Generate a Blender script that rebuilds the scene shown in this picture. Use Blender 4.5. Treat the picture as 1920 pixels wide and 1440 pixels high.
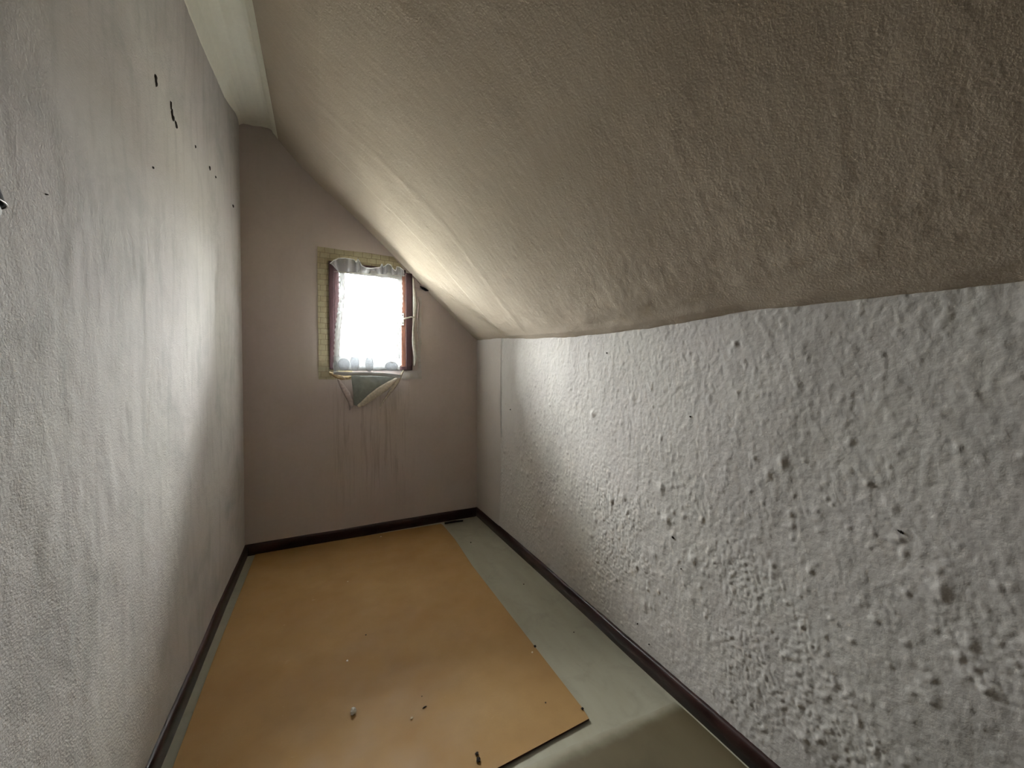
import bpy, bmesh, math, random
import numpy as np
from mathutils import Vector, Matrix

# ------------------------------------------------------------------ scene, camera, sky, exposure
for o in list(bpy.data.objects): bpy.data.objects.remove(o, do_unlink=True)
scene = bpy.context.scene
C = scene.collection
random.seed(7); RNG = np.random.default_rng(11)

FL, YAW, PITCH, ROLL = 711.88, 0.4646427, 0.0257909, 0.0037277
CAM = Vector((0, 0, 1.2))
XL, XR, YB, YF = -0.461, 1.1735, 2.993, -0.9        # left wall, right wall, gable wall, wall behind the camera
cf = Vector((math.sin(YAW)*math.cos(PITCH), math.cos(YAW)*math.cos(PITCH), -math.sin(PITCH)))
r0 = Vector((math.cos(YAW), -math.sin(YAW), 0)); u0 = r0.cross(cf)
cr = math.cos(ROLL)*r0 + math.sin(ROLL)*u0; cu = -math.sin(ROLL)*r0 + math.cos(ROLL)*u0
cd = bpy.data.cameras.new('camera'); cam = bpy.data.objects.new('camera', cd); C.objects.link(cam)
cd.sensor_width = 36; cd.lens = 36*FL/1920; cd.clip_start = 0.01
m = Matrix((cr, cu, -cf)).transposed().to_4x4(); m.translation = CAM; cam.matrix_world = m
scene.camera = cam

SKY = 505.0
w = bpy.data.worlds.new('overcast_sky'); scene.world = w; w.use_nodes = True
nt = w.node_tree; nt.nodes.clear()
wo = nt.nodes.new('ShaderNodeOutputWorld'); bg = nt.nodes.new('ShaderNodeBackground')
tc = nt.nodes.new('ShaderNodeTexCoord'); sx = nt.nodes.new('ShaderNodeSeparateXYZ'); rp = nt.nodes.new('ShaderNodeValToRGB')
nt.links.new(tc.outputs['Generated'], sx.inputs[0]); nt.links.new(sx.outputs['Z'], rp.inputs[0])
rp.color_ramp.elements[0].position = 0.0; rp.color_ramp.elements[0].color = (0.10, 0.10, 0.09, 1)   # ground haze below the horizon
rp.color_ramp.elements[1].position = 1.0; rp.color_ramp.elements[1].color = (0.96, 0.98, 1.0, 1)     # overcast sky: a third as bright at the horizon as overhead
el = rp.color_ramp.elements.new(0.02); el.color = (0.345, 0.352, 0.36, 1)
nt.links.new(rp.outputs[0], bg.inputs['Color']); bg.inputs['Strength'].default_value = SKY
nt.links.new(bg.outputs[0], wo.inputs[0])

pl = bpy.data.lights.new('window_daylight_portal', 'AREA'); pl.shape = 'RECTANGLE'; pl.size = 0.62; pl.size_y = 0.82
pl.cycles.is_portal = True
po = bpy.data.objects.new('window_daylight_portal', pl); C.objects.link(po)
po.location = (0.34, YB+0.16, 1.6); po.rotation_euler = (math.radians(-90), 0, 0)

vs = scene.view_settings
vs.view_transform = 'Standard'; vs.look = 'None'; vs.exposure = 0.2; vs.gamma = 1.0; vs.use_curve_mapping = False

# ------------------------------------------------------------------ helpers
def px(x, y, axis, v):
    """where the line of sight through photo pixel (x, y) meets the plane axis = v"""
    d = cf + cr*((x-960)/FL) + cu*((720-y)/FL)
    return CAM + d*((v-CAM[axis])/d[axis])

def tag(o, label=None, cat=None, group=None, kind=None):
    if label: o['label'] = label
    if cat: o['category'] = cat
    if group: o['group'] = group
    if kind: o['kind'] = kind
    return o

def empty(name, loc=(0, 0, 0)):
    o = bpy.data.objects.new(name, None); C.objects.link(o); o.location = loc; o.empty_display_size = 0.05
    return o

def link_mesh(name, me, mat, parent=None, smooth=True):
    o = bpy.data.objects.new(name, me); C.objects.link(o)
    if mat and not me.materials: me.materials.append(mat)
    if smooth: me.polygons.foreach_set('use_smooth', [True]*len(me.polygons))
    if parent:
        o.parent = parent
        o.matrix_parent_inverse = Matrix.Translation(-Vector(parent.location))
    return o

def mesh_pd(name, V, F, mat, parent=None, smooth=True):
    me = bpy.data.meshes.new(name); me.from_pydata([tuple(v) for v in V], [], F); me.update()
    return link_mesh(name, me, mat, parent, smooth)

def grid_mesh(name, P, mat, parent=None, smooth=True, mask=None, flip=False):
    """P: (n, m, 3) array"""
    n, mm, _ = P.shape
    idx = np.arange(n*mm).reshape(n, mm)
    a, b, c, d = idx[:-1, :-1], idx[1:, :-1], idx[1:, 1:], idx[:-1, 1:]
    q = np.stack([a, b, c, d] if not flip else [a, d, c, b], -1).reshape(-1, 4)
    if mask is not None: q = q[mask.reshape(-1)]
    me = bpy.data.meshes.new(name)
    me.vertices.add(n*mm); me.vertices.foreach_set('co', P.reshape(-1).astype(np.float32))
    me.loops.add(len(q)*4); me.loops.foreach_set('vertex_index', q.reshape(-1).astype(np.int32))
    me.polygons.add(len(q)); me.polygons.foreach_set('loop_start', np.arange(0, len(q)*4, 4, dtype=np.int32))
    me.update(calc_edges=True); me.validate()
    return link_mesh(name, me, mat, parent, smooth)

def box(name, lo, hi, mat, parent=None, bevel=0.0):
    bm = bmesh.new(); bmesh.ops.create_cube(bm, size=1)
    for v in bm.verts: v.co = Vector([lo[i]+(v.co[i]+0.5)*(hi[i]-lo[i]) for i in range(3)])
    if bevel: bmesh.ops.bevel(bm, geom=bm.edges[:], offset=bevel, segments=2, affect='EDGES', profile=0.6)
    me = bpy.data.meshes.new(name); bm.to_mesh(me); bm.free()
    return link_mesh(name, me, mat, parent, False)

def tube(name, pts, rad, mat, parent=None, seg=8):
    pts = [Vector(p) for p in pts]; V = []; F = []
    rads = rad if isinstance(rad, (list, tuple)) else [rad]*len(pts)
    for i, p in enumerate(pts):
        t = (pts[min(i+1, len(pts)-1)]-pts[max(i-1, 0)]).normalized()
        a = t.cross(Vector((0, 0, 1))); a = a.normalized() if a.length > 1e-4 else Vector((1, 0, 0))
        b = t.cross(a)
        for k in range(seg):
            an = 2*math.pi*k/seg; V.append(p+(a*math.cos(an)+b*math.sin(an))*rads[i])
    for i in range(len(pts)-1):
        for k in range(seg):
            F.append((i*seg+k, i*seg+(k+1) % seg, (i+1)*seg+(k+1) % seg, (i+1)*seg+k))
    F.append(tuple(range(seg-1, -1, -1))); F.append(tuple((len(pts)-1)*seg+k for k in range(seg)))
    return mesh_pd(name, V, F, mat, parent)

def lathe(name, prof, origin, axis, mat, parent=None, seg=32, cap=True):
    """prof: list of (radius, distance along axis)"""
    ax = Vector(axis).normalized(); a = ax.orthogonal().normalized(); b = ax.cross(a); V = []; F = []
    for r, t in prof:
        for k in range(seg):
            an = 2*math.pi*k/seg; V.append(Vector(origin)+ax*t+(a*math.cos(an)+b*math.sin(an))*r)
    for i in range(len(prof)-1):
        for k in range(seg): F.append((i*seg+k, i*seg+(k+1) % seg, (i+1)*seg+(k+1) % seg, (i+1)*seg+k))
    if cap:
        F.append(tuple(range(seg-1, -1, -1))); F.append(tuple((len(prof)-1)*seg+k for k in range(seg)))
    return mesh_pd(name, V, F, mat, parent)

# numpy lattice noise ------------------------------------------------
def vnoise(x, y, seed=0):
    T = np.random.default_rng(seed).random((256, 256))
    xi = np.floor(x).astype(int); yi = np.floor(y).astype(int); fx = x-xi; fy = y-yi
    fx = fx*fx*fx*(fx*(fx*6-15)+10); fy = fy*fy*fy*(fy*(fy*6-15)+10)
    g = lambda i, j: T[(xi+i) % 256, (yi+j) % 256]
    return (g(0, 0)*(1-fx)+g(1, 0)*fx)*(1-fy)+(g(0, 1)*(1-fx)+g(1, 1)*fx)*fy
def fbm(x, y, octv=4, seed=0, gain=0.5):
    s = 0; a = 1; t = 0
    for o in range(octv):
        c_, s_ = math.cos(0.65+1.1*o), math.sin(0.65+1.1*o); xr, yr = x*c_-y*s_, x*s_+y*c_      # turn each octave: no lattice lines
        s = s+a*(vnoise(xr*2**o+o*17.3+40, yr*2**o+o*9.1+40, seed+o)-0.5); t += a; a *= gain
    return s/t*2
def sstep(a, b, x):
    t = np.clip((x-a)/(b-a), 0, 1); return t*t*(3-2*t)

# ------------------------------------------------------------------ materials
def new_mat(name):
    mt = bpy.data.materials.new(name); mt.use_nodes = True; n = mt.node_tree
    bs = n.nodes['Principled BSDF']; return mt, n, bs
def nd(n, t, **kw):
    x = n.nodes.new(t)
    for k, v in kw.items():
        if hasattr(x, k) and not k[0].isupper(): setattr(x, k, v)
        else: x.inputs[k].default_value = v
    return x
def coords(n, scale=(1, 1, 1), rot=(0, 0, 0)):
    g = n.nodes.new('ShaderNodeTexCoord'); mp = n.nodes.new('ShaderNodeMapping')
    mp.inputs['Scale'].default_value = scale; mp.inputs['Rotation'].default_value = rot
    n.links.new(g.outputs['Object'], mp.inputs[0]); return mp.outputs[0]
def noise(n, vec, scale, detail=4, rough=0.55, dist=0.0):
    x = n.nodes.new('ShaderNodeTexNoise'); x.inputs['Scale'].default_value = scale
    x.inputs['Detail'].default_value = detail; x.inputs['Roughness'].default_value = rough; x.inputs['Distortion'].default_value = dist
    n.links.new(vec, x.inputs['Vector']); return x.outputs['Fac']
def ramp(n, fac, stops):
    x = n.nodes.new('ShaderNodeValToRGB'); e = x.color_ramp.elements
    while len(e) < len(stops): e.new(0.5)
    for el, (p, c) in zip(e, stops): el.position = p; el.color = (c, c, c, 1) if not isinstance(c, tuple) else (*c, 1)
    n.links.new(fac, x.inputs[0]); return x.outputs[0]
def mix(n, fac, a, b, mode='MIX'):
    x = n.nodes.new('ShaderNodeMix'); x.data_type = 'RGBA'; x.blend_type = mode
    for s, v in ((0, fac), (6, a), (7, b)):
        if hasattr(v, 'is_linked') or isinstance(v, bpy.types.NodeSocket): n.links.new(v, x.inputs[s])
        elif s == 0: x.inputs[0].default_value = v
        else: x.inputs[s].default_value = (*v, 1)
    return x.outputs[2]
def bump(n, h, strength, dist, prev=None):
    x = n.nodes.new('ShaderNodeBump'); x.inputs['Strength'].default_value = strength; x.inputs['Distance'].default_value = dist
    n.links.new(h, x.inputs['Height'])
    if prev: n.links.new(prev, x.inputs['Normal'])
    return x.outputs[0]

def plaster(name, base, warm, grime, grime_amt=0.35, streak=0.2, streak_scale=(1, 6, 0.8), fine=(140, 0.25, 0.003), coarse=None, brush=None):
    """matt distemper paint on plaster: slow colour drift, grey-green grime, vertical wash streaks, fine relief"""
    mt, n, bs = new_mat(name)
    v = coords(n)
    col = mix(n, ramp(n, noise(n, v, 2.2, 3), [(0.35, 0.0), (0.68, 1.0)]), base, warm)
    g = ramp(n, noise(n, v, 3.1, 7, 0.62, 0.4), [(0.48, 0.0), (0.72, grime_amt)])
    col = mix(n, g, col, grime)
    vs_ = coords(n, streak_scale)
    s = ramp(n, noise(n, vs_, 4.0, 6, 0.6), [(0.5, 0.0), (0.75, streak)])
    col = mix(n, s, col, grime)
    sp = ramp(n, noise(n, v, 55, 3, 0.6), [(0.3, 0.0), (0.36, 0.0), (0.62, 0.10)])
    col = mix(n, sp, col, tuple(c*0.72 for c in base))
    n.links.new(col, bs.inputs['Base Color']); bs.inputs['Roughness'].default_value = 0.92
    bs.inputs['Specular IOR Level'].default_value = 0.25
    nb = bump(n, noise(n, v, fine[0], 3, 0.6), fine[1], fine[2])
    if coarse: nb = bump(n, noise(n, v, coarse[0], 4, 0.55), coarse[1], coarse[2], nb)
    if brush: nb = bump(n, noise(n, coords(n, brush[0], brush[3] if len(brush) > 3 else (0, 0, 0)), brush[1], 4, 0.6), brush[2], 0.004, nb)
    n.links.new(nb, bs.inputs['Normal']); return mt

def simple(name, col, rough=0.6, spec=0.5, var=0.15, scale=20, bumps=0.0, metal=0.0, vscale=(1, 1, 1)):
    mt, n, bs = new_mat(name); v = coords(n, vscale)
    c = mix(n, ramp(n, noise(n, v, scale, 5), [(0.3, 0.0), (0.7, 1.0)]), tuple(x*(1-var) for x in col), tuple(min(1, x*(1+var)) for x in col))
    n.links.new(c, bs.inputs['Base Color']); bs.inputs['Roughness'].default_value = rough
    bs.inputs['Specular IOR Level'].default_value = spec; bs.inputs['Metallic'].default_value = metal
    if bumps: n.links.new(bump(n, noise(n, v, scale*3, 4), bumps, 0.002), bs.inputs['Normal'])
    return mt

M = {}
M['left'] = plaster('left_wall_distemper', (0.52, 0.48, 0.462), (0.54, 0.51, 0.475), (0.31, 0.302, 0.278), 0.6, 0.45,
                    (1, 5, 0.7), (190, 0.5, 0.004), (38, 0.25, 0.005), ((1, 3, 9), 22, 0.25))
M['right'] = plaster('right_wall_distemper', (0.53, 0.492, 0.465), (0.55, 0.52, 0.475), (0.38, 0.35, 0.325), 0.45, 0.25,
                     (1, 4, 0.8), (150, 0.30, 0.003), (45, 0.25, 0.005))
M['back'] = plaster('gable_wall_distemper', (0.55, 0.468, 0.445), (0.55, 0.475, 0.425), (0.38, 0.33, 0.27), 0.25, 0.12,
                    (7, 1, 0.5), (110, 0.15, 0.003), (16, 0.15, 0.005))
M['ceil'] = plaster('ceiling_distemper', (0.43, 0.36, 0.285), (0.46, 0.39, 0.31), (0.33, 0.272, 0.205), 0.25, 0.08,
                    (0.8, 5, 0.8), (150, 0.4, 0.004), (40, 0.2, 0.004), ((4.0, 9, 4.0), 9, 0.12))
M['strip'] = plaster('ridge_painted_light', (0.86, 0.84, 0.735), (0.89, 0.87, 0.78), (0.6, 0.57, 0.48), 0.2, 0.1, (4, 1, 1), (130, 0.15, 0.003))  # paler than the slope: the strip's stronger light is put into its colour
M['smoothpaper'] = plaster('wrapped_wallpaper', (0.48, 0.43, 0.395), (0.50, 0.455, 0.41), (0.44, 0.42, 0.38), 0.2, 0.1,
                           (1, 4, 0.8), (120, 0.08, 0.002))
M['dull'] = simple('unseen_plaster', (0.22, 0.20, 0.18), 0.9)
M['frame'] = simple('dark_mahogany_paint', (0.032, 0.013, 0.014), 0.5, 0.3, 0.35, 30, 0.15, vscale=(4, 4, 0.6))
M['sash'] = simple('worn_red_brown_wood', (0.085, 0.032, 0.018), 0.5, 0.4, 0.55, 26, 0.25, vscale=(4, 4, 0.5))
M['base'] = simple('dark_oxblood_skirting', (0.022, 0.007, 0.006), 0.4, 0.35, 0.4, 14, 0.15)
M['cream'] = simple('cream_paint', (0.72, 0.70, 0.62), 0.45, 0.5, 0.1, 40)
M['steel'] = simple('dull_steel', (0.45, 0.43, 0.40), 0.35, 0.5, 0.1, 40, metal=1.0)
M['black'] = simple('black_gap', (0.006, 0.005, 0.005), 0.8, 0.2)
M['crumbw'] = simple('white_plaster_crumb', (0.78, 0.74, 0.66), 0.9, 0.2, 0.08, 90, 0.3)
M['crumbt'] = simple('tan_plaster_crumb', (0.60, 0.50, 0.34), 0.9, 0.2, 0.1, 90, 0.3)
M['crumbd'] = simple('dark_crumb', (0.018, 0.011, 0.008), 0.8, 0.2, 0.3, 60, 0.3)
M['gouge'] = simple('dark_gouge', (0.035, 0.028, 0.024), 0.95, 0.1, 0.5, 60)
M['lampblack'] = simple('black_enamel', (0.006, 0.007, 0.008), 0.4, 0.25, 0.1, 20)
M['bulb'] = simple('white_opal_glass', (0.9, 0.9, 0.88), 0.12, 0.6, 0.02, 10)
M['tornpaper'] = simple('torn_cream_paper', (0.60, 0.53, 0.43), 0.85, 0.2, 0.18, 60, 0.4)
M['tan'] = simple('tan_paper_scrap', (0.42, 0.32, 0.18), 0.85, 0.2, 0.35, 70, 0.3)
M['seal'] = simple('pale_sealing_tape', (0.80, 0.78, 0.70), 0.6, 0.3, 0.15, 50, 0.2)
M['pinkpaper'] = simple('pinkish_paper_edge', (0.50, 0.42, 0.40), 0.85, 0.2, 0.2, 60, 0.2)

def hardboard():
    mt, n, bs = new_mat('brown_hardboard'); v = coords(n)
    c = mix(n, ramp(n, noise(n, v, 2.6, 4), [(0.3, 0.0), (0.7, 1.0)]), (0.262, 0.142, 0.043), (0.325, 0.194, 0.068))
    c = mix(n, ramp(n, noise(n, v, 9, 6, 0.65), [(0.45, 0.0), (0.75, 0.35)]), c, (0.21, 0.115, 0.038))
    c = mix(n, ramp(n, noise(n, v, 160, 2, 0.6), [(0.35, 0.25), (0.65, 0.0)]), c, (0.27, 0.15, 0.06))
    c = mix(n, ramp(n, noise(n, v, 14, 8, 0.7, 0.8), [(0.66, 0.0), (0.74, 0.30)]), c, (0.55, 0.44, 0.30))   # pale scuffs
    n.links.new(c, bs.inputs['Base Color'])
    n.links.new(ramp(n, noise(n, v, 7, 4), [(0.3, 0.55), (0.7, 0.75)]), bs.inputs['Roughness']); bs.inputs['Specular IOR Level'].default_value = 0.3
    n.links.new(bump(n, noise(n, v, 220, 3), 0.12, 0.001), bs.inputs['Normal']); return mt
M['board'] = hardboard()
M['boardedge'] = simple('dark_hardboard_edge', (0.05, 0.018, 0.012), 0.8, 0.2)

def lino(name, a, b):
    mt, n, bs = new_mat(name); v = coords(n)
    c = mix(n, ramp(n, noise(n, coords(n, (3, 0.6, 1)), 4, 5), [(0.3, 0.0), (0.7, 1.0)]), a, b)
    c = mix(n, ramp(n, noise(n, v, 8, 7, 0.65, 0.6), [(0.52, 0.0), (0.78, 0.45)]), c, tuple(x*0.55 for x in a))
    n.links.new(c, bs.inputs['Base Color'])
    n.links.new(ramp(n, noise(n, v, 6, 4), [(0.3, 0.28), (0.7, 0.45)]), bs.inputs['Roughness']); bs.inputs['Specular IOR Level'].default_value = 0.5
    n.links.new(bump(n, noise(n, v, 60, 3), 0.05, 0.001), bs.inputs['Normal']); return mt
M['lino'] = lino('grey_green_linoleum', (0.30, 0.278, 0.208), (0.35, 0.33, 0.258))
M['shade_band'] = lino('painted_shade_band', (0.090, 0.070, 0.036), (0.105, 0.083, 0.046))  # darker colour carries the shade on the near floor

def soft_shade_edge(mt):
    """fades the painted shade softly into the linoleum colour at its far edge"""
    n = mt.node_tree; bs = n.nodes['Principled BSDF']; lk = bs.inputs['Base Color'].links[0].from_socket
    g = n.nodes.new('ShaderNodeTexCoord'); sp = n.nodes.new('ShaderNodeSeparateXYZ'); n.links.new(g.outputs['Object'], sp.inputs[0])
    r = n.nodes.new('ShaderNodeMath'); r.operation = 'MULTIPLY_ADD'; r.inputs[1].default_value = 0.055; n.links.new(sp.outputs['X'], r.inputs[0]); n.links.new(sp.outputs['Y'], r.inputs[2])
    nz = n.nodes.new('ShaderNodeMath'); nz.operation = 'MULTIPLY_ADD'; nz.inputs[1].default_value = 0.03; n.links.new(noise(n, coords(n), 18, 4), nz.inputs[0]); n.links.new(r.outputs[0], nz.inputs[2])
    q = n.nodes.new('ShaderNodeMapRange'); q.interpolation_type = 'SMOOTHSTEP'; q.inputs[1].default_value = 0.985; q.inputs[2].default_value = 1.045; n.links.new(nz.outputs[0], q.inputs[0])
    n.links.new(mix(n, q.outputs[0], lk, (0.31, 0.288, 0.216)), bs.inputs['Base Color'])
soft_shade_edge(M['shade_band'])

def brickpaper(name, fade):
    mt, n, bs = new_mat(name); g = n.nodes.new('ShaderNodeTexCoord'); mp = n.nodes.new('ShaderNodeMapping')
    mp.inputs['Rotation'].default_value = (math.radians(-90), 0, 0)
    n.links.new(g.outputs['Object'], mp.inputs[0])
    nz = n.nodes.new('ShaderNodeTexNoise'); nz.inputs['Scale'].default_value = 30
    n.links.new(mp.outputs[0], nz.inputs['Vector'])
    ad = n.nodes.new('ShaderNodeVectorMath'); ad.operation = 'MULTIPLY_ADD'; ad.inputs[1].default_value = (0.008,)*3
    n.links.new(nz.outputs['Color'], ad.inputs[0]); n.links.new(mp.outputs[0], ad.inputs[2])
    b = n.nodes.new('ShaderNodeTexBrick'); b.inputs['Scale'].default_value = 1.0
    b.inputs['Brick Width'].default_value = 0.062; b.inputs['Row Height'].default_value = 0.038
    b.inputs['Mortar Size'].default_value = 0.0022; b.inputs['Mortar Smooth'].default_value = 0.6
    b.inputs['Color1'].default_value = (0.40, 0.355, 0.235, 1); b.inputs['Color2'].default_value = (0.33, 0.28, 0.17, 1)
    b.inputs['Mortar'].default_value = (0.14, 0.10, 0.055, 1); n.links.new(ad.outputs[0], b.inputs['Vector'])
    v = coords(n)
    c = mix(n, ramp(n, noise(n, v, 35, 5, 0.65), [(0.4, 0.0), (0.7, 0.5)]), b.outputs['Color'], (0.24, 0.20, 0.12))
    if fade: c = mix(n, ramp(n, noise(n, v, 16, 5, 0.6), [(0.3, 0.45), (0.6, 1.0)]), c, (0.50, 0.47, 0.455))
    n.links.new(c, bs.inputs['Base Color']); bs.inputs['Roughness'].default_value = 0.85; bs.inputs['Specular IOR Level'].default_value = 0.25
    n.links.new(bump(n, noise(n, v, 120, 3), 0.2, 0.001), bs.inputs['Normal']); return mt
M['brick'] = brickpaper('brick_print_wallpaper', False)
M['brickfade'] = brickpaper('painted_over_brick_print', True)

def cloth(name, transp, diff, trans, pattern=None):
    """thin curtain net: part holes (transparent), part thread (diffuse + light let through)"""
    mt, n, bs = new_mat(name); n.nodes.remove(bs); out = n.nodes['Material Output']
    t = n.nodes.new('ShaderNodeBsdfTransparent'); d = n.nodes.new('ShaderNodeBsdfDiffuse'); tl = n.nodes.new('ShaderNodeBsdfTranslucent')
    d.inputs['Color'].default_value = (*diff, 1)
    if pattern:
        sc, rng, lo = pattern
        f = ramp(n, noise(n, coords(n, sc), 1.0, 3, 0.55, 0.8), [(rng[0], 0.0), (rng[1], 1.0)])
        n.links.new(mix(n, f, tuple(x*lo for x in trans), trans), tl.inputs['Color'])
    else: tl.inputs['Color'].default_value = (*trans, 1)
    a = n.nodes.new('ShaderNodeAddShader'); n.links.new(d.outputs[0], a.inputs[0]); n.links.new(tl.outputs[0], a.inputs[1])
    mx = n.nodes.new('ShaderNodeMixShader'); mx.inputs[0].default_value = 1-transp
    n.links.new(a.outputs[0], mx.inputs[1+0 if False else 2]); n.links.new(t.outputs[0], mx.inputs[1])
    n.links.new(mx.outputs[0], out.inputs['Surface']); return mt
M['net'] = cloth('curtain_net', 0.30, (0.15, 0.15, 0.15), (0.84, 0.84, 0.84))
M['hem'] = cloth('curtain_side_lace', 0.0, (0.6, 0.6, 0.61), (0.03, 0.03, 0.03), ((130, 130, 90), (0.44, 0.52), 0.10))
M['band'] = cloth('curtain_border_lace', 0.0, (0.55, 0.56, 0.57), (0.028, 0.0285, 0.029), ((150, 150, 25), (0.35, 0.6), 0.5))
M['motif'] = cloth('curtain_dense_motif', 0.0, (0.35, 0.36, 0.38), (0.45, 0.46, 0.48), ((40, 40, 40), (0.3, 0.7), 0.6))
M['ruffle'] = cloth('curtain_ruffle', 0.35, (0.45, 0.45, 0.46), (0.06, 0.06, 0.063), ((60, 60, 14), (0.35, 0.65), 0.3))
M['piping'] = cloth('curtain_white_edge', 0.0, (0.5, 0.5, 0.5), (0.45, 0.45, 0.45))
M['sheet'] = cloth('grey_green_plastic_sheet', 0.10, (0.30, 0.315, 0.285), (0.12, 0.125, 0.11), ((30, 30, 30), (0.3, 0.7), 0.5))

def glass():
    mt, n, bs = new_mat('window_glass'); n.nodes.remove(bs); out = n.nodes['Material Output']
    t = n.nodes.new('ShaderNodeBsdfTransparent'); t.inputs['Color'].default_value = (0.95, 0.97, 0.96, 1)
    g = n.nodes.new('ShaderNodeBsdfGlossy'); g.inputs['Roughness'].default_value = 0.02
    f = n.nodes.new('ShaderNodeFresnel'); f.inputs['IOR'].default_value = 1.45
    mx = n.nodes.new('ShaderNodeMixShader'); n.links.new(f.outputs[0], mx.inputs[0]); n.links.new(t.outputs[0], mx.inputs[1]); n.links.new(g.outputs[0], mx.inputs[2])
    n.links.new(mx.outputs[0], out.inputs['Surface']); return mt
M['glass'] = glass()

# ------------------------------------------------------------------ room shell
KY = np.array([YF, 0.2, 0.5, 0.73, 0.9, 1.12, 1.4, 1.7, 2.19, 2.5, 2.99, 3.2])
KZ = np.array([1.385, 1.382, 1.390, 1.398, 1.389, 1.384, 1.391, 1.401, 1.435, 1.455, 1.485, 1.49])
def knee(y): return np.interp(y, KY, KZ)
LY = np.array([YF, 1.9, 2.12, 2.35, 2.58, 2.85, 3.2]); LZ = np.array([2.62, 2.632, 2.64, 2.675, 2.70, 2.78, 2.80])

def undul(y, z, seed, amp):   # slow waviness of hand-laid plaster
    return amp*fbm(y*1.6, z*1.6, 2, seed)

# left wall
ys = np.r_[np.linspace(YF, 0.8, 30), np.linspace(0.804, YB+0.03, 520)]; zs = np.linspace(-0.02, 2.88, 600)
Y, Z = np.meshgrid(ys, zs, indexing='ij')
dx = undul(Y, Z, 3, 0.010) + 0.0010*fbm(Y*34, Z*26, 3, 5)
dx += 0.0022*sstep(-0.1, 0.6, fbm(Y*9, Z*3.2, 4, 21))*sstep(0.3, 0.6, Z)*(1-sstep(1.5, 1.9, Z))       # wash runs and patched plaster
dx *= sstep(YB+0.02, YB-0.10, Y)*0.9+0.1
dx *= sstep(0.0, 0.16, Z)*0.75+0.25
wl = grid_mesh('wall_left', np.stack([XL+dx, Y, Z], -1), M['left'], flip=True)
tag(wl, 'left white wall with grey grime and wash streaks', kind='structure')

# right wall: stipple, blisters, blown plaster
ys = np.r_[np.linspace(YF, 0.12, 20), np.linspace(0.123, YB+0.03, 880)]; zs = np.linspace(-0.02, 1.56, 430)
Y, Z = np.meshgrid(ys, zs, indexing='ij')
d = undul(Y, Z, 8, 0.010)
upper = sstep(0.55, 1.0, Z+0.25*fbm(Y*2.3, Z*2.3, 3, 40))
st = fbm(Y*66, Z*50, 2, 31)
d += 0.0017*np.clip(st, -0.15, 1)*(0.55+0.5*upper)+0.0007*fbm(Y*110, Z*95, 2, 33)+0.0012*fbm(Y*22, Z*16, 2, 35)
patch = sstep(0.0, 0.22, fbm(Y*3.2, Z*2.6, 5, 51))                              # flaked-off layer
d -= 0.0022*patch*(1-upper)
rough_p = sstep(0.05, 0.3, fbm(Y*4.5, Z*4.5, 3, 61))*(1-upper)
d += 0.0038*rough_p*np.abs(fbm(Y*60, Z*55, 2, 71))
for i in range(900):                                                             # salt blisters
    by = RNG.uniform(0.15, 2.6); bz = np.clip(RNG.normal(0.58, 0.28), 0.1, 1.3); rr = RNG.uniform(0.0035, 0.008)*(1+1.0*(RNG.random() < 0.05))
    iy = np.abs(ys-by) < 4*rr; iz = np.abs(zs-bz) < 4*rr
    if iy.any() and iz.any():
        sub = np.ix_(iy, iz); d[sub] += rr*RNG.uniform(0.2, 0.5)*np.exp(-((Y[sub]-by)**2+(Z[sub]-bz)**2*RNG.uniform(0.5, 1.2))/(2*(rr*0.75)**2))
d *= sstep(YB+0.02, YB-0.15, Y)
d *= sstep(0.0, 0.18, Z)*0.75+0.25
wr = grid_mesh('wall_right', np.stack([XR-d, Y, Z], -1), M['right'])
tag(wr, 'low right wall with blistered, flaking white plaster', kind='structure')

# back (gable) wall with the window opening and its deep reveal
WX0, WX1, WZ0, WZ1 = 0.085, 0.600, 1.255, 1.965
xs = np.unique(np.concatenate([np.linspace(XL-0.05, XR+0.06, 90), [WX0, WX1]])); zs = np.unique(np.concatenate([np.linspace(-0.02, 2.95, 150), [WZ0, WZ1]]))
X, Z = np.meshgrid(xs, zs, indexing='ij')
edge = np.minimum.reduce([np.abs(X-WX0), np.abs(X-WX1)]); 
away = np.clip(np.maximum(np.maximum(WX0-X, X-WX1), np.maximum(WZ0-Z, Z-WZ1)), 0, 1)
dy = (0.004*fbm(X*2.2, Z*2.2, 2, 15)+0.0016*fbm(X*30, Z*7, 3, 16)*sstep(1.2, 1.0, Z)*sstep(0.0, 0.1, X)*sstep(0.75, 0.6, X))*sstep(0.08, 0.16, away)
xm = (xs[:-1]+xs[1:])/2; zm = (zs[:-1]+zs[1:])/2
keep = (zm[None, :] < (3.05-0.90*np.abs(xm+0.30))[:, None]) & ~(((xm > WX0) & (xm < WX1))[:, None] & ((zm > WZ0) & (zm < WZ1))[None, :])
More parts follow.
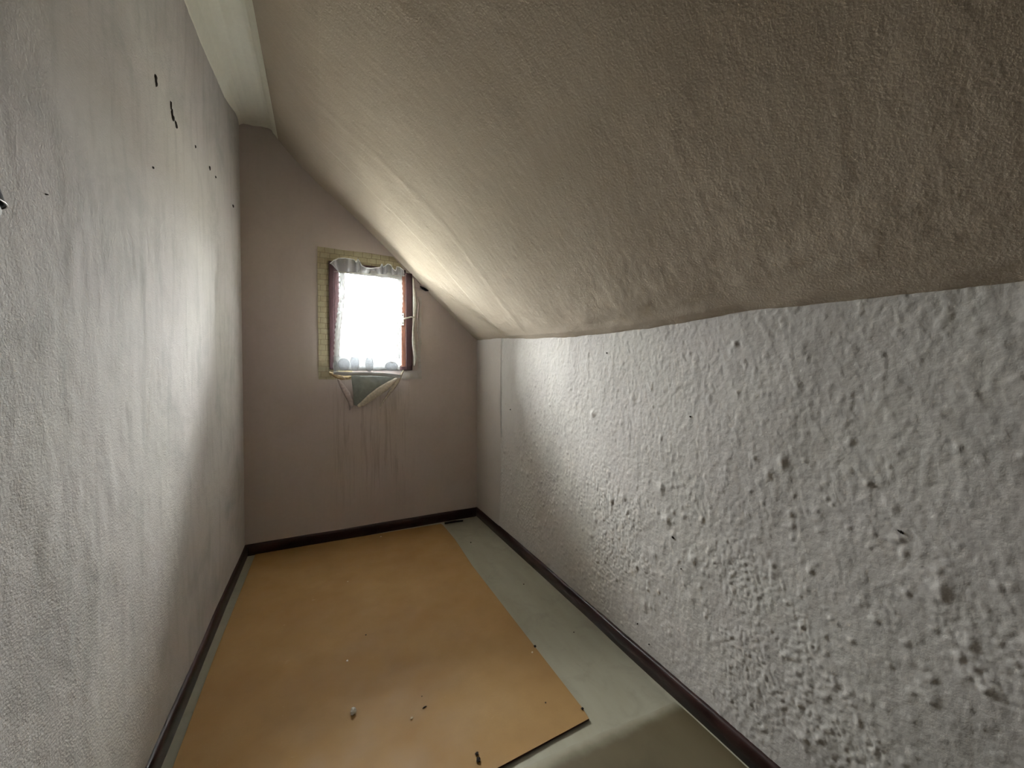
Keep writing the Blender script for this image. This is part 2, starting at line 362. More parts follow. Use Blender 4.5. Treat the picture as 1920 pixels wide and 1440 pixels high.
def drips(mt):
    """rusty wash marks that ran down from the window"""
    n = mt.node_tree; bs = n.nodes['Principled BSDF']; lk = bs.inputs['Base Color'].links[0].from_socket
    g = n.nodes.new('ShaderNodeTexCoord'); sp = n.nodes.new('ShaderNodeSeparateXYZ'); n.links.new(g.outputs['Object'], sp.inputs[0])
    def win(sock, a, b, c, d):
        r = n.nodes.new('ShaderNodeMapRange'); r.inputs[1].default_value = a; r.inputs[2].default_value = b; n.links.new(sock, r.inputs[0])
        q = n.nodes.new('ShaderNodeMapRange'); q.inputs[1].default_value = d; q.inputs[2].default_value = c; n.links.new(sock, q.inputs[0])
        m_ = n.nodes.new('ShaderNodeMath'); m_.operation = 'MULTIPLY'; n.links.new(r.outputs[0], m_.inputs[0]); n.links.new(q.outputs[0], m_.inputs[1]); return m_.outputs[0]
    f = ramp(n, noise(n, coords(n, (30, 1, 1.6)), 1.5, 5, 0.62, 0.25), [(0.50, 0.0), (0.60, 0.30), (0.7, 0.40)])
    a = n.nodes.new('ShaderNodeMath'); a.operation = 'MULTIPLY'; n.links.new(win(sp.outputs['X'], 0.02, 0.12, 0.55, 0.66), a.inputs[0]); n.links.new(win(sp.outputs['Z'], 0.15, 0.5, 1.1, 1.2), a.inputs[1])
    b = n.nodes.new('ShaderNodeMath'); b.operation = 'MULTIPLY'; n.links.new(a.outputs[0], b.inputs[0]); n.links.new(f, b.inputs[1])
    n.links.new(mix(n, b.outputs[0], lk, (0.24, 0.19, 0.145)), bs.inputs['Base Color'])
drips(M['back'])
wb = grid_mesh('wall_back', np.stack([X, YB+dy, Z], -1), M['back'], mask=keep)
tag(wb, 'gable end wall around the small window', kind='structure')
RO = 0.05   # the reveal flares a little outwards
ii = [(WX0, WZ0), (WX1, WZ0), (WX1, WZ1), (WX0, WZ1)]; oo = [(WX0-RO, WZ0-RO), (WX1+RO, WZ0-RO), (WX1+RO, WZ1+RO), (WX0-RO, WZ1+RO)]
big = [(-0.5, 0.9), (1.2, 0.9), (1.0, 1.82), (-0.45, 2.85)]
V = [(x, YB, z) for x, z in ii]+[(x, YB+0.15, z) for x, z in oo]+[(x, YB+0.15, z) for x, z in big]
F = [(k, (k+1) % 4, 4+(k+1) % 4, 4+k) for k in range(4)]+[(4+k, 4+(k+1) % 4, 8+(k+1) % 4, 8+k) for k in range(4)]
mesh_pd('window_reveal', V, F, M['dull'], wb, False)

# unseen roof and overhang, added to block light leaks and high sky
OV = 0.50
prof = [(-2.4, 1.25), (-0.30, 3.06), (1.75, 1.22)]
V = []
for yy in (YF-0.15, YB+0.15+OV):
    for dz in (0.0, 0.10): V += [(x, yy, z+dz) for x, z in prof]
F = [(0, 1, 7, 6), (1, 2, 8, 7), (3, 9, 10, 4), (4, 10, 11, 5), (6, 7, 10, 9), (7, 8, 11, 10), (0, 3, 4, 1), (1, 4, 5, 2)]
tag(mesh_pd('added_roof', V, F, M['base'], None, False), 'unseen dark roof added to block the high sky, overhanging the gable', kind='structure')

# wall behind the camera
wf = mesh_pd('wall_front', [(XL-0.05, YF, -0.02), (XR+0.06, YF, -0.02), (XR+0.06, YF, 1.70), (-0.30, YF, 3.04), (XL-0.05, YF, 2.85)], [(0, 1, 2, 3, 4)], M['dull'], None, False)
tag(wf, 'plain wall at the near end of the room', kind='structure')

# ceiling: cove, flat ridge strip, bead, long slope, rounded foot
def ceil_profile(y):
    zl = float(np.interp(y, LY, LZ)); k = float(knee(y))
    pts = [(XL-0.02, zl-0.02), (XL+0.004, zl), (XL+0.022, zl+0.45*(2.80-zl)+0.008), (XL+0.045, zl+0.80*(2.80-zl)+0.006), (-0.385, 2.803), (-0.34, 2.811), (-0.30, 2.812), (-0.283, 2.806), (-0.276, 2.790), (-0.262, 2.776), (-0.245, 2.752),
           (-0.19, 2.690), (-0.097, 2.595), (0.0, 2.507), (0.205, 2.345), (0.406, 2.173), (0.60, 1.995), (0.831, 1.78+0.4*(k-1.485)), (1.055, 1.58+0.9*(k-1.485)),
           (1.140, k+0.020), (1.165, k+0.004), (1.185, k-0.006), (1.215, k-0.01)]
    return np.array(pts)
nu, ny = 480, 620
yv = np.r_[np.linspace(YF-0.02, -0.1, 30), np.linspace(-0.09, YB+0.03, ny-30)]
P = np.zeros((ny, nu, 3))
p0 = ceil_profile(2.0); seg = np.r_[0, np.cumsum(np.hypot(*np.diff(p0, axis=0).T))]; uu = np.linspace(0, seg[-1], nu)
for i, y in enumerate(yv):
    p = ceil_profile(y)
    P[i, :, 0] = np.interp(uu, seg, p[:, 0]); P[i, :, 1] = y; P[i, :, 2] = np.interp(uu, seg, p[:, 1])
U, YY = np.meshgrid(uu, yv)
fade = sstep(seg[10], seg[12], U)*(1-sstep(seg[-5], seg[-3], U))
dn = 0.008*fbm(U*0.9, YY*2.4, 3, 90)*fade
dn += 0.0009*fbm(U*22, YY*52, 3, 91)*fade                                  # paper streaks running down the slope
dn += 0.006*np.exp(-((YY-2.05-0.05*np.sin(U*3))/0.03)**2)*fade*sstep(0.4, 0.8, U)*0.4
dn += 0.003*sstep(2.42, 2.40, YY+0.01*np.sin(U*5))*fade                     # seam of the paper beside the gable strip
dn += 0.004*fbm(U*18, YY*7, 3, 92)*sstep(seg[-6], seg[-4], U)
dn *= sstep(YB+0.02, YB-0.12, YY)*0.85+0.15
P[:, :, 0] -= dn*0.62; P[:, :, 2] -= dn*0.78
ce = grid_mesh('ceiling', P, M['ceil'], flip=True)
ce.data.materials.append(M['strip'])                                        # brighter light on the flat ridge strip is painted as a paler colour
lim = np.tile((uu[:-1]+uu[1:])/2 < seg[10], ny-1).astype(np.int32)
ce.data.polygons.foreach_set('material_index', lim)
tag(ce, 'sloping attic ceiling with narrow flat ridge strip', kind='structure')

# floor: linoleum laid over boards, slightly wavy
xs = np.linspace(XL-0.02, XR+0.004, 120); ysf = np.linspace(YF, YB+0.02, 240)
X, Y = np.meshgrid(xs, ysf, indexing='ij')
Zf = 0.0025*fbm(X*5, Y*1.5, 2, 101)
under = (X > -0.45) & (X < 0.87) & (Y > 1.0)
Zf -= 0.002
Zf += 0.0022*np.sin(X*95+Y*20)*np.exp(-((X-0.47)/0.09)**2-((Y-0.96)/0.05)**2)     # ripples in the sheet before the board
Zf += 0.006*sstep(XR-0.026, XR-0.010, X)**2                                       # sheet turned up against the skirting
fl = grid_mesh('floor', np.stack([X, Y, Zf], -1), M['lino'])
tag(fl, 'grey-green linoleum floor around the brown board', kind='structure')

# added dark sheet, imitates the shade across the near floor
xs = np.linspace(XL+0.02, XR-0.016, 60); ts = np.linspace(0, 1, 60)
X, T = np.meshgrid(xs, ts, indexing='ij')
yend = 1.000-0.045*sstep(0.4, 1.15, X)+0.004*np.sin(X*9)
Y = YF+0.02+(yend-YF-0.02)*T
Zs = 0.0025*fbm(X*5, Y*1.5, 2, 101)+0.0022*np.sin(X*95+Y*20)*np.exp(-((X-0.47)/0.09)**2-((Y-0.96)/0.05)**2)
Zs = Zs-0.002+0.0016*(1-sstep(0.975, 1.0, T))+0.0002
tag(grid_mesh('shade_band_sheet', np.stack([X, Y, Zs], -1), M['shade_band']), 'added dark sheet standing in for shade before the brown board', 'shade patch')

# skirting boards, a little uneven along the top
def skirting(name, axis, v, a, b, face, label, seed):
    H, T = 0.070, 0.013; prof = [(0, -0.004), (T, -0.004), (T, H-0.014), (T*0.75, H-0.004), (T*0.35, H), (-0.012, H)]
    n = 90; s = np.linspace(a, b, n); P = np.zeros((n, len(prof), 3))
    for j, (t, h) in enumerate(prof):
        hh = h+(0.004*fbm(s*2.5, s*0+3.1, 3, seed) if h > 0 else 0); tt = t+(0.003*fbm(s*2.0, s*0+7.7, 2, seed+3))
        P[:, j, 1-axis] = s; P[:, j, axis] = v+face*tt; P[:, j, 2] = hh
    return tag(grid_mesh(name, P, M['base']), label, kind='structure')
skirting('baseboard_left', 0, XL+0.002, YF, YB, 1, 'dark brown skirting board along the left wall', 201)
skirting('baseboard_right', 0, XR-0.002, YF, YB, -1, 'dark oxblood skirting board along the blistered right wall', 211)
skirting('baseboard_back', 1, YB-0.001, XL, XR, -1, 'dark brown skirting board below the window wall', 221)

# wallpaper of the gable wall wrapped round the corner onto the right wall
zz = np.linspace(0.068, 1.478, 90); tt = np.linspace(0, 1, 10)
Z, T = np.meshgrid(zz, tt, indexing='ij')
wd = 0.47+0.012*fbm(Z*3, Z*0, 3, 301)+0.03*(Z-0.7)
Yw = YB-wd*T
xx = XR-0.004-0.010*0*T
dd = 0.010*fbm(Yw*1.6, Z*1.6, 2, 8)*sstep(YB+0.02, YB-0.15, Yw)*(sstep(0.0, 0.18, Z)*0.75+0.25)
ws = grid_mesh('wallpaper_strip', np.stack([xx-dd, Yw, Z], -1), M['smoothpaper'], wr, flip=True)

# ------------------------------------------------------------------ window
W = empty('window_1', (0.34, YB, WZ0)); tag(W, 'small dark-framed attic window in the gable wall', kind='structure')
FX0, FX1, FZ0, FZ1 = 0.050, 0.630, 1.229, 1.992
y0, y1 = YB-0.014, YB+0.03
def member(nm, x0, z0, x1, z1, ya, yb, mat): return box(nm, (x0, ya, z0), (x1, yb, z1), mat, W, 0.003)
member('frame_stile', FX0, FZ0, FX0+0.034, FZ1, y0, y1, M['frame'])
member('frame_stile', FX1-0.048, FZ0, FX1, FZ1-0.02, y0, y1, M['frame'])
member('frame_rail', FX0+0.034, FZ1-0.035, FX1-0.048, FZ1, y0, y1, M['frame'])
member('frame_rail', FX0+0.034, FZ0, FX1-0.048, FZ0+0.024, y0, y1, M['frame'])
sy0, sy1 = YB-0.008, YB+0.034
SX0, SX1, SZ0, SZ1 = FX0+0.035, FX1-0.049, FZ0+0.025, FZ1-0.036
member('sash_stile', SX0, SZ0, SX0+0.032, SZ1, sy0, sy1, M['frame'])
member('sash_stile', SX1-0.034, SZ0, SX1, SZ1, sy0, sy1, M['sash'])
member('sash_rail', SX0+0.032, SZ1-0.028, SX1-0.034, SZ1, sy0, sy1, M['frame'])
member('sash_rail', SX0+0.032, SZ0, SX1-0.034, SZ0+0.012, sy0, sy1, M['frame'])
box('pane', (SX0+0.030, YB+0.004, SZ0+0.010), (SX1-0.032, YB+0.008, SZ1-0.026), M['glass'], W)
# handle: screwed plate with a thin lever standing out to the right
hp = px(755, 598, 1, YB-0.03)
hd = box('handle_plate', (hp.x-0.012, YB-0.016, hp.z-0.046), (hp.x+0.012, YB-0.008, hp.z+0.046), M['cream'], W, 0.002)
for dz in (-0.030, 0.030):
    lathe('screw', [(0.0045, 0), (0.0045, 0.0015), (0.003, 0.0022)], (hp.x+0.003, YB-0.016, hp.z+dz), (0, -1, 0), M['black'], hd, 10)
le = px(778, 595, 1, YB-0.055)
tube('handle_lever', [(hp.x, YB-0.018, hp.z), (hp.x, YB-0.046, hp.z), (hp.x+0.008, YB-0.053, hp.z), (le.x-0.03, YB-0.056, le.z), (le.x, YB-0.055, le.z)],
     [0.007, 0.006, 0.006, 0.0055, 0.005], M['cream'], hd, 10)

# ------------------------------------------------------------------ brick-print wallpaper left around the window
B = empty('wallpaper_border', (FX0, YB, 1.16)); tag(B, 'strips of brick-print wallpaper framing the small window', 'wallpaper')
def paper(nm, poly, mat, parent, yoff=0.003, th=0.0012):
    """flat torn paper piece on the gable wall, polygon in (x, z)"""
    n = len(poly); V = [(x, YB-yoff, z) for x, z in poly]+[(x, YB-yoff+th, z) for x, z in poly]
    F = [tuple(range(n)), tuple(range(2*n-1, n-1, -1))]+[(k, n+k, n+(k+1) % n, (k+1) % n) for k in range(n)]
    return mesh_pd(nm, V, F, mat, parent, False)
def ragged(x0, z0, x1, z1, amp=0.002, step=0.03, seed=0, sides='lrtb'):
    rg = random.Random(seed); pts = []
    def side(a, b, on):
        L = math.dist(a, b); k = max(1, int(L/step))
        nx, nz = -(b[1]-a[1])/L, (b[0]-a[0])/L
        for i in range(k):
            j = rg.uniform(-amp, amp) if on and i else 0; t = i/k
            pts.append((a[0]+(b[0]-a[0])*t+nx*j, a[1]+(b[1]-a[1])*t+nz*j))
    side((x0, z0), (x1, z0), 'b' in sides); side((x1, z0), (x1, z1), 'r' in sides); side((x1, z1), (x0, z1), 't' in sides); side((x0, z1), (x0, z0), 'l' in sides)
    return pts
paper('paper_strip', ragged(-0.020, 1.158, 0.0505, 2.084, 0.0015, 0.04, 1), M['brick'], B)
paper('paper_strip', [(0.0505, 1.993), (0.57, 1.993), (0.545, 2.03), (0.515, 2.06), (0.492, 2.083), (0.3, 2.087), (0.15, 2.082), (0.0505, 2.084)], M['brick'], B)
paper('paper_strip', ragged(0.0505, 1.158, 0.20, 1.2285, 0.002, 0.02, 3), M['brick'], B)
paper('paper_strip', ragged(0.545, 1.160, 0.705, 1.2285, 0.003, 0.02, 4), M['brickfade'], B)
paper('paper_strip', ragged(0.672, 1.2285, 0.700, 1.80, 0.006, 0.03, 5), M['brickfade'], B)

# sealing tape peeling off at the right of the frame
S = empty('sealing_tape', (0.645, YB, 1.24)); tag(S, 'pale sealing tape peeling off right of the window frame', 'tape')
def ribbon(nm, pts, widths, mat, parent, cross=(1, 0, 0), curl=0.0, n=40):
    pts = np.array(pts, float); s = np.linspace(0, len(pts)-1, n); k = np.arange(len(pts))
    c = np.stack([np.interp(s, k, pts[:, i]) for i in range(3)], -1); wv = np.interp(s, np.linspace(0, len(pts)-1, len(widths)), widths)
    cr_ = np.array(cross, float); P = np.zeros((n, 5, 3))
    for j, t in enumerate(np.linspace(-1, 1, 5)):
        P[:, j] = c+cr_[None]*(wv*t/2)[:, None]; P[:, j, 1] -= curl*(1-t*t)
    o = grid_mesh(nm, P, mat, parent); md = o.modifiers.new('thick', 'SOLIDIFY'); md.thickness = 0.0012; return o
pts = [px(x, y, 1, YB-o) for x, y, o in ((774, 521, .006), (776, 545, .010), (778, 570, .012), (776, 596, .006), (774, 620, .010), (776, 650, .018), (779, 670, .016), (777, 686, .006))]
ribbon('tape_run', pts, [0.016, 0.020, 0.030, 0.026, 0.018, 0.026, 0.028, 0.012], M['seal'], S, curl=0.006)
pts = [px(x, y, 1, YB-o) for x, y, o in ((775, 525, .003), (782, 560, .008), (785, 572, .01), (783, 600, .006), (784, 640, .004))]
ribbon('torn_edge', pts, [0.006, 0.012, 0.014, 0.010, 0.004], M['pinkpaper'], S, curl=0.003)
pts = [px(x, y, 1, YB-o) for x, y, o in ((777, 522, .003), (782, 532, .003), (785, 543, .004))]
ribbon('plaster_scrap', pts, [0.01, 0.05, 0.045], M['pinkpaper'], S, curl=0.002, n=12)

# dark gap where the ceiling paper has come away above the window corner
pts = [(788, 536), (795, 539), (805, 545), (799, 545), (792, 541)]
poly = [px(x, y, 1, YB-0.03) for x, y in pts]
V = [tuple(p) for p in poly]+[(p.x, p.y+0.02, p.z) for p in poly]; n = len(poly)
g = mesh_pd('ceiling_crack', V, [tuple(range(n)), tuple(range(2*n-1, n-1, -1))]+[(k, n+k, n+(k+1) % n, (k+1) % n) for k in range(n)], M['black'], ce, False)

# ------------------------------------------------------------------ lace curtain
YC = YB-0.054
K = empty('lace_curtain', (0.33, YC, 1.21)); tag(K, 'white lace curtain with frilled top hanging over the window', 'curtain')
zt, zb = 1.935, 1.212
LE = [(515, 636), (560, 636), (590, 632), (620, 628), (660, 626), (702, 625)]; RE = [(518, 753), (560, 755), (600, 753), (650, 751), (705, 750)]
le_ = np.array([[*px(x, y, 1, YC)] for y, x in LE]); re_ = np.array([[*px(x, y, 1, YC)] for y, x in RE])
def lx(z): return np.interp(z, le_[::-1, 2], le_[::-1, 0])
def rx(z): return np.interp(z, re_[::-1, 2], re_[::-1, 0])
def fold(u, z): return 0.006*np.sin(u*9*math.pi+1.5*np.sin(z*4))*(0.4+0.6*(z-zb)/(zt-zb))+0.004*np.sin(u*23+z*3)
def cpanel(nm, z0, z1, mat, u0=0.0, u1=1.0, dy=0.0, nx=60, nz=40, parent=K, jag=0.0):
    u = np.linspace(u0, u1, nx); z = np.linspace(z0, z1, nz); Uq, Zq = np.meshgrid(u, z, indexing='ij')
    Xq = lx(Zq)+(rx(Zq)-lx(Zq))*Uq
    if jag: Xq = Xq+jag*np.sin(Zq*170)*np.where(u0 < 0.5, 1-(Uq-u0)/(u1-u0), (Uq-u0)/(u1-u0))
    return grid_mesh(nm, np.stack([Xq, YC-dy+fold(Uq, Zq), Zq], -1), mat, parent)
cpanel('net_panel', 1.318, zt, M['net'], 0.07, 0.93)
cpanel('side_lace', 1.318, zt, M['hem'], 0.0, 0.085, 0.001, 12, 160, jag=0.0025)
cpanel('side_lace', 1.318, zt, M['hem'], 0.925, 1.0, 0.001, 12, 160, jag=0.002)
bd = cpanel('border_lace', 1.222, 1.322, M['band'], 0.0, 1.0, 0.0015, 80, 20)
cpanel('gather_band', 1.905, 1.945, cloth('curtain_gathers', 0.0, (0.5, 0.5, 0.5), (0.014, 0.014, 0.014), ((260, 40, 30), (0.4, 0.55), 0.3)), 0.0, 1.0, 0.003, 160, 8)
# hem along the bottom, sagging a little to the right
hs = [px(x, y, 1, YC) for x, y in ((625, 699), (645, 701), (665, 701), (690, 701), (715, 702), (735, 704), (751, 706))]
ribbon('bottom_hem', hs, [0.020, 0.026, 0.024, 0.026, 0.026, 0.028, 0.026], M['band'], K, cross=(0, 0, 1), curl=0.002, n=60)
for (cx, cy, rx_, rz_) in ((645, 683, 10.5, 11), (665, 681, 8, 14), (692.5, 683, 7, 14), (734, 687, 11.5, 8.5), (624.5+4, 686, 4, 10)):
    c = px(cx, cy, 1, YC-0.006); e = px(cx+rx_, cy, 1, YC-0.006); t = px(cx, cy-rz_, 1, YC-0.006); a = (e-c).length; b = (t-c).length
    V = [c+Vector((0, -0.003, 0))]; F = []
    for ring, (rr, dy) in enumerate(((0.45, -0.0026), (0.8, -0.0014), (1.0, 0.0))):
        for k in range(24): an = 2*math.pi*k/24; V.append(c+Vector((a*rr*math.cos(an), dy, b*rr*math.sin(an))))
    for k in range(24):
        F.append((0, 1+k, 1+(k+1) % 24))
        for ring in (0, 1): F.append((1+ring*24+k, 1+(ring+1)*24+k, 1+(ring+1)*24+(k+1) % 24, 1+ring*24+(k+1) % 24))
    o = mesh_pd('lace_motif', V, F, M['motif'], bd)
    tube('motif_edge', [c+Vector((a*1.02*math.cos(q*2*math.pi/28), -0.001, b*1.02*math.sin(q*2*math.pi/28))) for q in range(29)], 0.0012, M['band'], bd, 5)
# frilled heading standing above the wire
out = [(619, 494, 509), (626, 488, 511), (635, 484.5, 511), (645, 484, 512), (655, 485, 512), (664, 487, 513), (668, 492, 513), (671, 485.5, 513), (674, 490, 514), (678, 498, 514), (686, 502, 514),
       (696, 503, 515), (706, 502, 515), (713, 501, 516), (716, 495, 516), (719, 501, 516), (723, 498, 516), (727, 495, 516), (733, 497, 517), (737, 504, 517), (742, 508, 517), (744, 500, 518), (750, 501, 518), (756, 506, 518), (757.5, 513, 519)]
nn = 150; so = np.linspace(0, len(out)-1, nn); kk = np.arange(len(out)); oa = np.array(out, float)
ox, ot, ob = [np.interp(so, kk, oa[:, i]) for i in range(3)]
P = np.zeros((nn, 9, 3))
for i in range(nn):
    lean = 0.022+0.020*math.sin(i*0.33)+0.010*math.sin(i*0.81+1)
    a = px(max(ox[i], 634 if i < 20 else 0), ob[i], 1, YC); b = px(ox[i], ot[i], 1, YC-lean)
    for j in range(9):
        t = j/8; q = a.lerp(b, t); P[i, j] = (q.x, q.y-0.012*math.sin(t*math.pi)*(0.5+0.5*math.sin(i*0.33+1)), q.z)
ru = grid_mesh('ruffle', P, M['ruffle'], K)
tube('ruffle_edge', [tuple(P[i, 8]) for i in range(nn)], 0.0032, M['piping'], ru, 6)
wa, wb_ = px(626, 509, 1, YC-0.004), px(760, 517, 1, YC-0.004)
tube('curtain_wire', [wa, wa.lerp(wb_, 0.5)+Vector((0, 0, -0.003)), wb_], 0.0022, M['cream'], K, 6)

# ------------------------------------------------------------------ torn sheet and papers hanging below the sill
T = empty('torn_sheet', (0.32, YB, 1.20)); tag(T, 'torn grey-green plastic sheet hanging below the lace curtain', 'plastic sheet')
def gp(x, y, off): return px(x, y, 1, YB-off)
rows = [[(658, 703, .030), (680, 704, .032), (705, 705, .032), (730, 706, .032), (749, 707, .028)],
        [(660, 718, .024), (678, 719, .032), (700, 720, .033), (718, 720, .032), (732, 720, .026)],
        [(662, 735, .018), (674, 736, .030), (688, 737, .030), (700, 736, .024), (712, 734, .020)],
        [(663, 748, .014), (671, 750, .022), (679, 750, .022), (688, 747, .018), (694, 745, .014)],
        [(664, 759, .010), (668, 761, .014), (672, 762, .014), (675, 762, .012), (678, 760, .010)]]
P = np.array([[list(gp(*q)) for q in r] for r in rows]); 
def refine(P, k):
    n, mm, _ = P.shape; a = np.linspace(0, n-1, n*k); b = np.linspace(0, mm-1, mm*k)
    Q = np.stack([[np.interp(a, np.arange(n), P[:, j, c]) for j in range(mm)] for c in range(3)], -1)  # (mm, n*k, 3)
    return np.stack([[np.interp(b, np.arange(mm), Q[:, i, c]) for i in range(n*k)] for c in range(3)], -1)
Q = refine(P, 7); Q[:, :, 1] += 0.003*fbm(Q[:, :, 0]*40, Q[:, :, 2]*40, 3, 401)
sh = grid_mesh('sheet', Q, M['sheet'], T); sh.modifiers.new('thick', 'SOLIDIFY').thickness = 0.0008
def strip3(nm, path, widths, mat, off, parent=T, curl=0.006, cross=(0.75, 0, 0.66)):
    return ribbon(nm, [list(gp(x, y, o)) for (x, y), o in zip(path, off)], widths, mat, parent, cross, curl, 36)
strip3('folded_paper', [(746, 709), (730, 721), (712, 733), (694, 746), (680, 757), (671, 762)], [0.02, 0.05, 0.058, 0.052, 0.036, 0.022], M['tornpaper'], [.03, .036, .037, .034, .024, .016], cross=(0.57, 0, -0.82))
strip3('paper_spill', [(757, 694), (749, 708), (739, 724), (728, 740), (719, 753), (712, 766)], [0.008, 0.026, 0.034, 0.018, 0.010, 0.004], M['tornpaper'], [.028, .034, .028, .018, .012, .006], cross=(0.85, 0, -0.53))
strip3('hanging_strip', [(634, 711), (642, 724), (650, 737), (657, 752), (659, 763), (656, 769)], [0.012, 0.034, 0.044, 0.036, 0.026, 0.006], M['pinkpaper'], [.012, .018, .022, .018, .012, .006], cross=(0.9, 0, 0.4))
strip3('paper_scrap', [(617, 699), (628, 704), (640, 708), (652, 708), (663, 705)], [0.018, 0.030, 0.034, 0.026, 0.014], M['tan'], [.012, .020, .026, .022, .014], cross=(0, 0, 1))
tube('split_sliver', [gp(634, 694, .03), gp(638, 702, .037), gp(643, 706, .038), (gp(648, 711, .034))], [0.002, 0.003, 0.0025, 0.001], M['tornpaper'], T, 6)

# ------------------------------------------------------------------ hardboard sheet on the floor
hb = [(-0.412, 1.024), (0.10, 1.020), (0.47, 1.019), (0.819, 1.028), (0.824, 1.07), (0.825, 1.41), (0.829, 2.20), (0.850, 2.60), (0.846, 2.89), (0.838, 2.93), (0.2, 2.955), (-0.400, 2.965), (-0.414, 2.0)]
n = len(hb); V = [(x, y, 0.0075) for x, y in hb]+[(x, y, 0.0015) for x, y in hb]
me = bpy.data.meshes.new('hardboard_sheet'); me.from_pydata(V, [], [tuple(range(n)), tuple(range(2*n-1, n-1, -1))]+[(k, n+k, n+(k+1) % n, (k+1) % n) for k in range(n)]); me.update()
me.materials.append(M['board']); me.materials.append(M['boardedge'])
for p in me.polygons[2:]: p.material_index = 1
tag(link_mesh('hardboard_sheet', me, None, None, False), 'large brown hardboard sheet lying on the linoleum', 'board')

# ------------------------------------------------------------------ crumbs on the floor
def crumb(name, x, y, size, mat, label, cat, stretch=(1, 1, 0.6), z=0.0075, seed=0, rot=0.0, group=None):
    rg = random.Random(seed); bm = bmesh.new(); bmesh.ops.create_icosphere(bm, subdivisions=2, radius=1)
    for v in bm.verts:
        k = 1+rg.uniform(-0.28, 0.22); v.co = Vector((v.co.x*stretch[0]*k, v.co.y*stretch[1]*k, v.co.z*stretch[2]*k))*size/2
    bmesh.ops.rotate(bm, verts=bm.verts, cent=(0, 0, 0), matrix=Matrix.Rotation(rot, 3, 'Z'))
    lo = min(v.co.z for v in bm.verts)
    for v in bm.verts: v.co.z -= lo
    me = bpy.data.meshes.new(name); bm.to_mesh(me); bm.free(); o = link_mesh(name, me, mat, None, False)
    p = px(x, y, 2, z); o.location = (p.x, p.y, z); return tag(o, label, cat, group)
crumb('plaster_crumb', 662, 1339, 0.021, M['crumbw'], 'largest white plaster crumb, on the front half of the brown board', 'crumb', (0.9, 0.9, 1.0), seed=1)
crumb('plaster_crumb', 651, 1240, 0.008, M['crumbw'], 'small bright white crumb near the middle of the brown board', 'crumb', seed=2)
crumb('plaster_crumb', 772, 1348, 0.009, M['crumbt'], 'small pale tan crumb right of the largest white crumb', 'crumb', seed=3)
crumb('plaster_crumb', 714, 1007, 0.012, M['crumbt'], 'tiny pale crumb on the board below the window skirting', 'crumb', seed=4)
crumb('plaster_crumb', 652, 1091, 0.007, M['crumbt'], 'tiny pale crumb in the dark far part of the board', 'crumb', seed=5)
crumb('wood_splinter', 796, 1327, 0.013, M['crumbd'], 'thin dark splinter on the front half of the brown board', 'splinter', (1.3, 0.35, 0.3), seed=6, rot=0.2)
crumb('dirt_crumb', 791, 1306, 0.004, M['crumbd'], 'dark speck just behind the thin dark splinter', 'crumb', seed=7)
crumb('dirt_crumb', 894, 1415, 0.011, M['crumbd'], 'rear of two brown crumbs near the board front edge', 'crumb', seed=8)
crumb('dirt_crumb', 897, 1427, 0.014, M['crumbd'], 'front and larger of two brown crumbs near the board front edge', 'crumb', seed=9)
crumb('dirt_crumb', 1003, 1213, 0.012, M['crumbd'], 'dark crumb on the right edge of the board, halfway back', 'crumb', seed=10)
crumb('plaster_crumb', 998, 1224, 0.008, M['crumbt'], 'pale crumb beside the dark crumb on the board right edge', 'crumb', seed=11)
crumb('dirt_crumb', 1092, 1330, 0.010, M['crumbd'], 'dark crumb at the front right corner of the board', 'crumb', seed=12)
crumb('dirt_crumb', 686, 1191, 0.006, M['crumbd'], 'dark speck in the middle of the brown board', 'crumb', seed=13)
crumb('dirt_crumb', 1076, 1186, 0.006, M['crumbd'], 'dark speck on the grey linoleum beside the right skirting', 'crumb', z=0.0015, seed=14)
crumb('dirt_crumb', 883, 1018, 0.010, M['crumbd'], 'dark speck on the linoleum near the far right corner', 'crumb', z=0.0015, seed=15)
crumb('dirt_crumb', 982, 1096, 0.007, M['crumbd'], 'dark speck on the linoleum between board and right skirting', 'crumb', z=0.0015, seed=16)
crumb('dirt_crumb', 1023, 1318, 0.005, M['crumbd'], 'dark speck left of the board front right corner', 'crumb', seed=17)
# dark strip at the far skirting where the board ends
a, b = px(834, 982, 2, 0.004), px(868, 977, 2, 0.004)
o = tube('dark_strip', [(a.x, a.y, 0.008), (a.x*0.5+b.x*0.5, a.y*0.5+b.y*0.5+0.006, 0.009), (b.x, b.y, 0.007)], [0.008, 0.009, 0.006], M['crumbd'], None, 8)
tag(o, 'dark strip lying on linoleum at the back skirting', 'offcut')

# ------------------------------------------------------------------ gouges and chips in the plaster (parts of the walls)
def surf_x(y, z, P_obj, s):
    hit, loc, *_ = P_obj.ray_cast(Vector((0.3, y, z)), Vector((-s, 0, 0))); return loc.x if hit else None
def wall_gouge(x, y, side, w_, h_, seed, tilt=0.0):
    obj_, v, s = (wl, XL, 1) if side == 'l' else (wr, XR, -1)
    c = px(x, y, 0, v); xx = surf_x(c.y, c.z, obj_, s) or v
    rg = random.Random(seed); k = 14; V = []; F = []
    rs = [rg.uniform(0.65, 1.25) for _ in range(k)]
    def pt(a, r, off):
        p = Vector((0, w_/2*r*math.cos(a), h_/2*r*math.sin(a))); p.rotate(Matrix.Rotation(tilt, 3, 'X')); return Vector((xx+s*off, c.y+p.y, c.z+p.z))
    V.append(pt(0, 0, 0.002))
    for i in range(k): V.append(pt(2*math.pi*i/k, 0.65*rs[i], 0.0035))
    for i in range(k): V.append(pt(2*math.pi*i/k, 1.0*rs[i], -0.001))
    for i in range(k):
        F.append((0, 1+i, 1+(i+1) % k)); F.append((1+i, 1+k+i, 1+k+(i+1) % k, 1+(i+1) % k))
    return mesh_pd('gouge', V, F, M['gouge'], obj_, True)
bpy.context.view_layer.update()
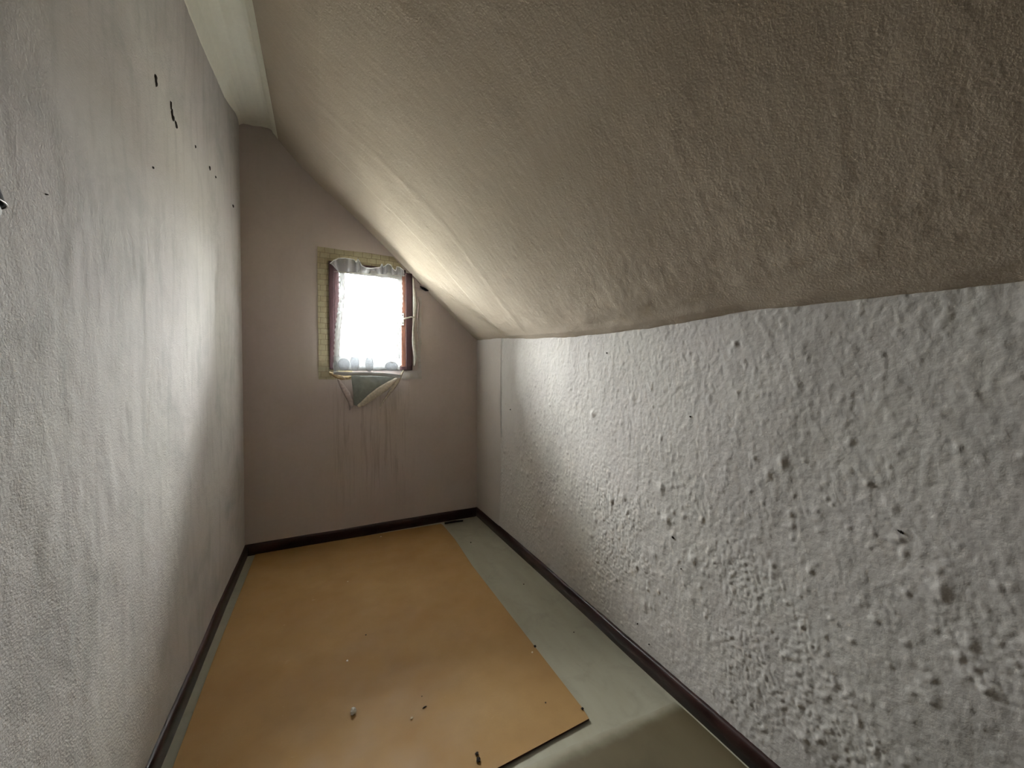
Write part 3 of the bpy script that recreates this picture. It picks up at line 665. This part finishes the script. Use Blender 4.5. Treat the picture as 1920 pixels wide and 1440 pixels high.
for a in ((296, 148, 'l', 0.018, 0.030, 1), (297, 158, 'l', 0.010, 0.026, 2), (325, 212, 'l', 0.014, 0.036, 3, 0.1), (323, 197, 'l', 0.006, 0.040, 4), (327, 222, 'l', 0.022, 0.020, 5, 0.6),
          (332.5, 234, 'l', 0.030, 0.018, 6, -0.7), (394, 315, 'l', 0.022, 0.024, 7, -0.6), (405, 332, 'l', 0.016, 0.012, 8), (291, 315, 'l', 0.010, 0.008, 9), (367, 275, 'l', 0.008, 0.012, 10),
          (77, 363, 'l', 0.005, 0.003, 11), (436, 386, 'l', 0.03, 0.02, 12),
          (1264, 1007, 'r', 0.012, 0.010, 20, 0.5), (1279, 1066, 'r', 0.005, 0.005, 21), (1690, 997, 'r', 0.013, 0.006, 22, 0.5), (1138, 662, 'r', 0.006, 0.010, 23), (957, 768, 'r', 0.014, 0.010, 24),
          (1195, 1170, 'r', 0.005, 0.008, 25), (1217, 1208, 'r', 0.006, 0.006, 26), (1297, 781, 'r', 0.006, 0.007, 27)):
    wall_gouge(*a)
# ------------------------------------------------------------------ black wall lamp, only its edge shows
tip = px(16, 384, 0, XL+0.10)
lc = tip-Vector((0.91, 0.41, 0))*0.0545
L = empty('wall_lamp', (XL, lc.y, lc.z+0.05)); tag(L, 'black wall lamp cut off by the left edge of the photo', 'lamp')
lathe('lamp_shade', [(0.012, 0.092), (0.022, 0.084), (0.034, 0.064), (0.045, 0.034), (0.0525, 0.0), (0.0535, -0.002), (0.0505, 0.0), (0.043, 0.034), (0.030, 0.064), (0.010, 0.084)], lc, (0, 0, 1), M['lampblack'], L, 40, False)
lathe('shade_rim', [(0.0530, -0.0008), (0.0542, -0.001), (0.0542, -0.0020), (0.0530, -0.0022)], lc, (0, 0, 1), M['steel'], L, 40, False)
lathe('bulb', [(0.001, -0.046), (0.018, -0.043), (0.034, -0.034), (0.046, -0.022), (0.0495, -0.010), (0.044, 0.010), (0.032, 0.030), (0.016, 0.050), (0.010, 0.080)], lc, (0, 0, 1), M['bulb'], L, 28)
tube('lamp_arm', [lc+Vector((0, 0, 0.082)), lc+Vector((0, 0, 0.10)), lc+Vector((-0.02, 0, 0.112)), Vector((XL, lc.y, lc.z+0.112))], 0.006, M['lampblack'], L, 10)
lathe('wall_plate', [(0.030, 0), (0.030, 0.008), (0.024, 0.014), (0.006, 0.016)], (XL-0.002, lc.y, lc.z+0.112), (1, 0, 0), M['lampblack'], L, 28)
